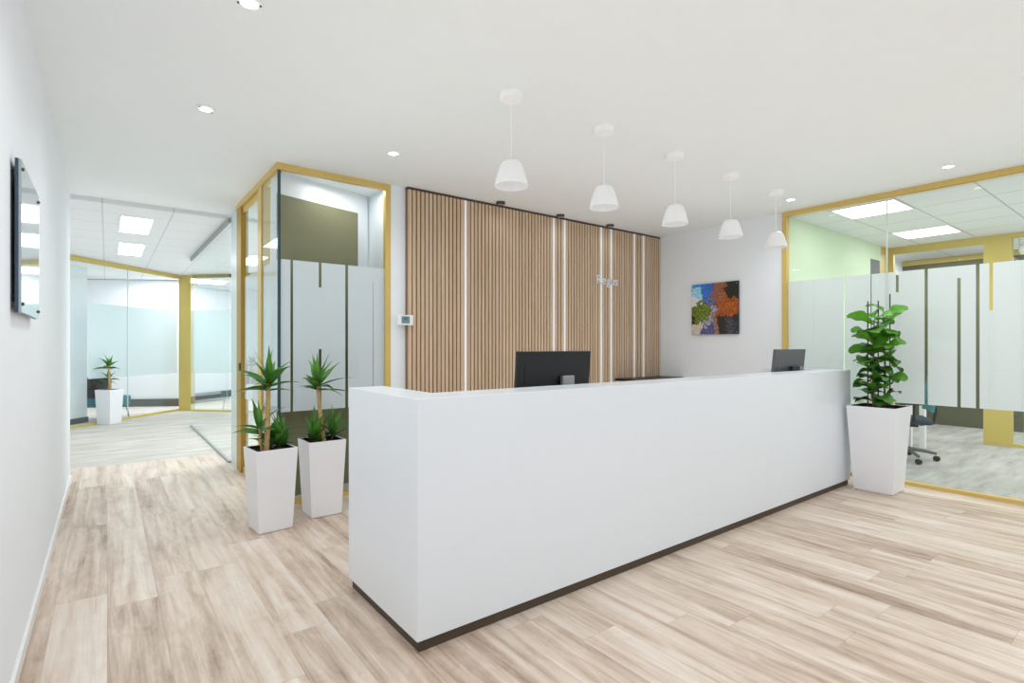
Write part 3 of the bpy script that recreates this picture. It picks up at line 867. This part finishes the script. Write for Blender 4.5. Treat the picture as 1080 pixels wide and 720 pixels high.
def blade(bm, lay, base, az, el, length, width, droop, tone, shape='strap', fold=0.25, roll=0.0, nseg=8):
    """a leaf from base heading azimuth az, elevation el, bending down by droop."""
    d = Vector((math.cos(az) * math.cos(el), math.sin(az) * math.cos(el), math.sin(el)))
    p = Vector(base); step = length / nseg
    side0 = Vector((-math.sin(az), math.cos(az), 0))
    rows = []
    for i in range(nseg + 1):
        t = i / nseg
        up = side0.cross(d) * -1
        side = (side0 * math.cos(roll) + up * math.sin(roll))
        nrm = d.cross(side)
        if shape == 'strap': w = width * (0.55 + 0.45 * math.sin(PI * min(1, t * 1.25 + 0.15))) * (1 - (max(0, t - 0.4) / 0.6) ** 1.5 * 0.97) 
        else:
            w = width * (0.10 if t < 0.10 else (math.sin(PI * ((t - 0.08) / 0.94) ** 1.25) ** 0.75 + 0.03))
        w *= 0.5
        wav = 0.0 if shape == 'strap' else 0.05 * width * math.sin(t * 14)
        rows.append([bm.verts.new(p + side * w + nrm * (w * fold + wav)), bm.verts.new(p + side * w * 0.5 + nrm * w * fold * 0.42), bm.verts.new(p),
                     bm.verts.new(p - side * w * 0.5 + nrm * w * fold * 0.42), bm.verts.new(p - side * w + nrm * (w * fold - wav))])
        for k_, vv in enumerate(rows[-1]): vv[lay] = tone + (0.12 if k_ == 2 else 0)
        p = p + d * step
        ang = droop * (0.35 + 1.3 * t) / nseg
        ax = side0
        d = (Matrix.Rotation(ang, 3, ax) @ d).normalized()
    for a, b in zip(rows, rows[1:]):
        for k_ in range(4): bm.faces.new((a[k_], a[k_ + 1], b[k_ + 1], b[k_]))

def foliage(root, mat, make):
    bm = bmesh.new(); lay = bm.verts.layers.float.new('tone')
    make(bm, lay)
    mb = MB(); mb.bm.free(); mb.bm = bm
    o = mb.build('foliage', mat, root)
    o.data.polygons.foreach_set('use_smooth', [True] * len(o.data.polygons))
    return o

def dracaena(name, loc, rz, seed, canes, label, top=0.28, bot=0.226, h=0.57, group=None, xlim=(-0.5, 0.5)):
    """canes: (dx, dy, height, lean_x, lean_y, n leaves, leaf length, radius)"""
    r = empty(name, loc, rz); tag(r, label, 'potted plant', group)
    planter(r, top, bot, h)
    rnd = random.Random(seed)
    for (dx, dy, hh, lx, ly, nl, ll, rad) in canes:
        b = Vector((dx, dy, h - 0.06)); t = Vector((dx + lx, dy + ly, h - 0.03 + hh))
        mid = (b + t) / 2 + Vector((lx * 0.15, -ly * 0.1, 0))
        if hh > 0.12:
            MB().tube([b, mid, t], [rad * 1.1, rad, rad * 0.9], 10).build('stem', 'cane', r, smooth=True)
        else:
            MB().tube([b, mid, t], [rad * 0.6, rad * 0.6, rad * 0.5], 8).build('stem', 'stem', r, smooth=True)
        def mk(bm, lay, t=t, nl=nl, ll=ll, low=hh):
            for i in range(nl):
                f_ = i / max(1, nl - 1)
                az = i * 2.39996 + rnd.uniform(-0.25, 0.25)
                el = math.radians(4 + 80 * f_ ** 1.6 + rnd.uniform(-14, 14)) if low > 0.12 else math.radians(22 + 60 * f_ + rnd.uniform(-8, 8))
                lf = ll * (1.0 - 0.15 * f_) * rnd.uniform(0.75, 1.15)
                rx = math.cos(az)
                if rx > 0.05: lf = min(lf, (xlim[1] - t.x - 0.02) / rx)
                if rx < -0.05: lf = min(lf, (xlim[0] - t.x + 0.02) / rx)
                if lf < 0.07: continue
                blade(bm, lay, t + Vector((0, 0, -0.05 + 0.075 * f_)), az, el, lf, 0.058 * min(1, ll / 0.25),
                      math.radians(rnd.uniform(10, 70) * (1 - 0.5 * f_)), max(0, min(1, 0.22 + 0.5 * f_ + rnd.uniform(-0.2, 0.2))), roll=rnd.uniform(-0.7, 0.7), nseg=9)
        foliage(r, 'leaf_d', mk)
    return r

dracaena('potted_dracaena', (0.917, 4.0, 0), 0.09, 11,
         [(-0.035, -0.02, 0.475, 0.02, 0.02, 17, 0.31, 0.017), (0.055, 0.0, 0.07, 0.01, 0.0, 18, 0.25, 0.011), (0.03, 0.08, 0.06, 0.0, 0.01, 10, 0.22, 0.01), (-0.045, 0.02, 0.17, -0.02, 0.01, 9, 0.23, 0.010)],
         'green cane plant in a tall white planter, the nearer of the pair', group='floor plants before the small glazed room', xlim=(-0.5, 0.205))
dracaena('potted_dracaena', (1.311, 4.114, 0), 0.009, 29,
         [(0.02, 0.0, 0.45, -0.045, 0.02, 16, 0.30, 0.015), (-0.05, 0.0, 0.06, -0.01, 0.0, 16, 0.23, 0.011), (0.065, 0.0, 0.08, 0.02, 0.0, 13, 0.23, 0.01)],
         'green cane plant in a tall white planter, half behind the counter end', group='floor plants before the small glazed room', xlim=(-0.165, 0.5))
dracaena('potted_dracaena', (0.029, 10.94, 0), 0.824, 5,
         [(0.02, 0.0, 0.42, -0.03, 0.0, 11, 0.25, 0.016), (0.0, 0.03, 0.20, 0.05, 0.02, 9, 0.22, 0.012)],
         'small dark cane plant in a white planter before the far corridor glass', top=0.27, bot=0.227)

# fiddle leaf fig
fig = empty('potted_fig', (5.468, 1.749, 0), 0.009)
tag(fig, 'leafy green fig in a large white planter at the counter end', 'potted plant')
planter(fig, 0.385, 0.298, 0.75)
rnd = random.Random(3)
stems = [(-0.06, 0.02, 0.80), (0.045, -0.03, 0.83), (0.0, 0.04, 0.62)]
for sx, sy, hh in stems:
    MB().tube([(sx, sy, 0.69), (sx * 1.1, sy * 1.1, 0.72 + hh * 0.5), (sx * 0.9, sy * 0.8, 0.72 + hh)], [0.009, 0.007, 0.004], 8).build('stem', 'stem', fig, smooth=True)
for sx, sy, hh in ((-0.075, 0.06, 0.98), (0.055, 0.02, 0.99), (0.12, -0.05, 1.05)):
    MB().tube([(sx, sy, 0.68), (sx, sy, 0.70 + hh)], 0.005, 6).build('support_stake', 'stake', fig)
for sx, sy, hh in stems:
    def mk(bm, lay, sx=sx, sy=sy, hh=hh):
        n = 25
        for i in range(n):
            f_ = i / (n - 1)
            z = 0.76 + hh * f_ * 0.97
            az = i * 2.39996 + rnd.uniform(-0.3, 0.3) + sx * 9
            el = math.radians(rnd.uniform(5, 50) + 20 * max(0, f_ - 0.6) / 0.4)
            ll = rnd.uniform(0.16, 0.22) * (0.85 + 0.25 * f_)
            if z < 1.16:      # keep clear of the counter behind
                ry = math.sin(az) * math.cos(el)
                if ry > 0.05: ll = min(ll, (0.175 - sy * 1.05) / ry)
                if ll < 0.07: continue
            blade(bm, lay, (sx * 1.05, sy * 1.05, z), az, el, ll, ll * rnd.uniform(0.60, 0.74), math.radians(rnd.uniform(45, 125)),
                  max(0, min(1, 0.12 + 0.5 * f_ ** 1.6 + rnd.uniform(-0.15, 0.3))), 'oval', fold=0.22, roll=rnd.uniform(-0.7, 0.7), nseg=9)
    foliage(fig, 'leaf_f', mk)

# ------------------------------------------------------------------ meeting room furniture
tb = empty('meeting_table', (7.86, 2.40, 0))
tag(tb, 'white meeting table behind the frosted glass, one white leg showing', 'table')
MB().box(-0.31, -0.34, 0.705, 0.31, 0.36, 0.735).build('tabletop', 'white_metal', tb, bevel=0.003)
for sx in (-0.26, 0.26):
    for sy in (-0.28, 0.30):
        MB().box(sx - 0.03, sy - 0.03, 0, sx + 0.03, sy + 0.03, 0.705).build('leg', 'white_metal', tb, bevel=0.003)

def office_chair(loc, rz, label):
    r = empty('office_chair', loc, rz); tag(r, label, 'chair')
    for k in range(5):
        a = k * 2 * PI / 5 + 0.3
        c, s = math.cos(a), math.sin(a)
        lg = MB().tube([(0.02 * c, 0.02 * s, 0.125), (0.18 * c, 0.18 * s, 0.110), (0.30 * c, 0.30 * s, 0.085)], [0.024, 0.020, 0.015], 8).build('base_leg', 'dark_grey', r, smooth=True)
        cs = MB().lathe([(0, -0.022), (0.026, -0.022), (0.030, -0.016), (0.030, 0.016), (0.026, 0.022), (0, 0.022)], 18).build('caster', 'black', lg, smooth=True)
        cs.rotation_euler = (PI / 2, 0, a + 0.5); cs.location = (0.30 * c, 0.30 * s, 0.030)
    MB().lathe([(0, 0.09), (0.035, 0.09), (0.035, 0.16), (0.02, 0.17), (0.02, 0.40), (0, 0.40)], 20).build('gas_lift', 'dark_grey', r, smooth=True)
    MB().box(-0.24, -0.23, 0.42, 0.24, 0.23, 0.48).build('seat', 'chair_fabric', r, bevel=0.025, seg=3)
    MB().box(-0.12, -0.14, 0.38, 0.12, 0.12, 0.42).build('seat_mechanism', 'black', r, bevel=0.01)
    MB().tube([(0, 0.15, 0.40), (0, 0.27, 0.42), (0, 0.29, 0.55), (0, 0.27, 0.75)], 0.018, 8).build('back_bar', 'black', r, smooth=True)
    # curved backrest
    bm = bmesh.new(); nx, nz = 10, 8; g = []
    for sgn in (0, 1):
        gr = []
        for i in range(nx + 1):
            x = -0.22 + 0.44 * i / nx
            gr.append([bm.verts.new((x * (1 - 0.12 * (k / nz) ** 2), 0.235 - 0.9 * x * x * 0.6 + 0.045 * (k / nz) + (0.03 if sgn else 0), 0.56 + 0.40 * k / nz)) for k in range(nz + 1)])
        g.append(gr)
    for sgn in (0, 1):
        for i in range(nx):
            for k in range(nz): bm.faces.new((g[sgn][i][k], g[sgn][i + 1][k], g[sgn][i + 1][k + 1], g[sgn][i][k + 1]))
    for i in range(nx):
        for k in (0, nz): bm.faces.new((g[0][i][k], g[0][i + 1][k], g[1][i + 1][k], g[1][i][k]))
    for k in range(nz):
        for i in (0, nx): bm.faces.new((g[0][i][k], g[0][i][k + 1], g[1][i][k + 1], g[1][i][k]))
    mb = MB(); mb.bm.free(); mb.bm = bm
    mb.build('backrest', 'teal', r, smooth=True)
    for s in (-1, 1):
        ar = MB().tube([(s * 0.22, 0.05, 0.44), (s * 0.275, 0.05, 0.46), (s * 0.275, 0.05, 0.64)], 0.013, 8).build('armrest', 'black', r, smooth=True)
        MB().box(s * 0.275 - 0.03, -0.08, 0.64, s * 0.275 + 0.03, 0.14, 0.665).build('arm_pad', 'black', ar, bevel=0.008)
    return r
office_chair((7.20, 2.06, 0), math.radians(205), 'dark blue swivel chair at the white table, its wheels showing below the frosted glass')

def lounge_chair(loc, rz, label, low, high):
    r = empty('lounge_chair', loc, rz); tag(r, label, 'chair')
    MB().box(-0.27, -0.26, 0.22, 0.27, 0.24, 0.40).build('seat', low, r, bevel=0.03, seg=3)
    MB().box(-0.27, 0.18, 0.38, 0.27, 0.27, 0.74, Matrix.Translation((0, 0, 0))).build('backrest', high, r, bevel=0.03, seg=3)
    for sx in (-0.22, 0.22):
        for sy in (-0.20, 0.20):
            MB().tube([(sx, sy, 0.23), (sx * 1.12, sy * 1.12, 0)], [0.014, 0.010], 8).build('leg', 'dark_grey', r, smooth=True)
    return r
lounge_chair((-0.02, 11.78, 0), math.radians(140), 'black chair inside the far office, partly behind the small plant', 'teal', 'black')
lounge_chair((10.15, 0.95, 0), math.radians(-60), 'teal chair beyond the glass beside the gold pillar', 'blind', 'teal')
# floor lamp-like thin pole in the far office: screen arm
# roller blind
rb = empty('roller_blind', (9.28, 0.4, 2.52))
tag(rb, 'white roller blind beside the gold pillar at the frame edge', 'blind')
t_ = MB().lathe([(0, -1.0), (0.07, -1.0), (0.07, 1.0), (0, 1.0)], 28).build('roller', 'blind', rb, smooth=True)
t_.rotation_euler = (PI / 2, 0, 0)
for yy in (-1.02, 1.0):
    MB().box(-0.03, yy, -0.03, 0.03, yy + 0.02, 0.14).build('bracket', 'white_metal', rb)

# ------------------------------------------------------------------ light
def area(name, loc, rot, sx, sy, power, color=(1, 1, 1)):
    l = bpy.data.lights.new(name, 'AREA'); l.shape = 'RECTANGLE'; l.size = sx; l.size_y = sy
    l.energy = power; l.color = color
    o = bpy.data.objects.new(name, l); col.objects.link(o); o.location = loc; o.rotation_euler = rot
    return o
def spot(name, loc, power, angle=110, blend=0.9, color=(0.90, 0.96, 1.0), r=0.04):
    l = bpy.data.lights.new(name, 'SPOT'); l.energy = power; l.spot_size = math.radians(angle); l.spot_blend = blend
    l.color = color; l.shadow_soft_size = r
    o = bpy.data.objects.new(name, l); col.objects.link(o); o.location = loc
    return o
for (x, y) in dpos + [(0.48, 1.22), (1.715, 0.0), (2.95, 0.0), (4.18, 0.0), (5.41, 0.0), (1.715, -1.2), (4.18, -1.2)]:  # extra spots continue the downlight grid unseen, without fixtures
    spot('downlight_lamp', (x, y, H - 0.03), 15, 150)
for x in (3.163, 3.998, 4.802):
    spot('spotlight_lamp', (x, 4.2, H - 0.045), 1.2, 160)
# unseen fill lights added to brighten the rooms behind the glass
area('meeting_room_fill', (7.3, 0.6, 2.68), (0, 0, 0), 1.6, 1.2, 34, (0.98, 1, 0.99))
area('annex_fill', (10.0, 2.4, 2.68), (0, 0, 0), 0.8, 0.8, 22)
area('far_annex_fill', (10.3, 0.0, 2.68), (0, 0, 0), 1.6, 1.6, 50, (0.9, 0.98, 1))
area('inner_room_fill', (1.7, 4.62, 2.71), (0, 0, 0), 0.5, 0.12, 2.5)
area('office_fill', (2.4, 7.5, 2.65), (0, 0, 0), 1.2, 1.6, 60, (0.97, 0.99, 1))
area('office_fill', (0.6, 12.9, 2.65), (0, 0, 0), 1.0, 0.8, 28, (0.97, 0.99, 1))
area('office_fill', (2.4, 13.0, 2.65), (0, 0, 0), 1.2, 1.2, 38, (0.97, 0.99, 1))

w = bpy.data.worlds.new('world'); sc.world = w; w.use_nodes = True
bg = w.node_tree.nodes['Background']
bg.inputs['Color'].default_value = (0.88, 0.95, 1.0, 1)
bg.inputs['Strength'].default_value = 0.45

# ------------------------------------------------------------------ colour and light paths
sc.view_settings.view_transform = 'Standard'
sc.view_settings.look = 'None'
sc.view_settings.exposure = 0.10
c = sc.cycles
c.use_fast_gi = True; c.fast_gi_method = 'ADD'
w.light_settings.ao_factor = 0.25; w.light_settings.distance = 1.6
c.use_denoising = True
c.max_bounces = 10; c.diffuse_bounces = 6; c.glossy_bounces = 4; c.transmission_bounces = 6; c.transparent_max_bounces = 24
c.caustics_reflective = False; c.caustics_refractive = False
c.sample_clamp_indirect = 6.0
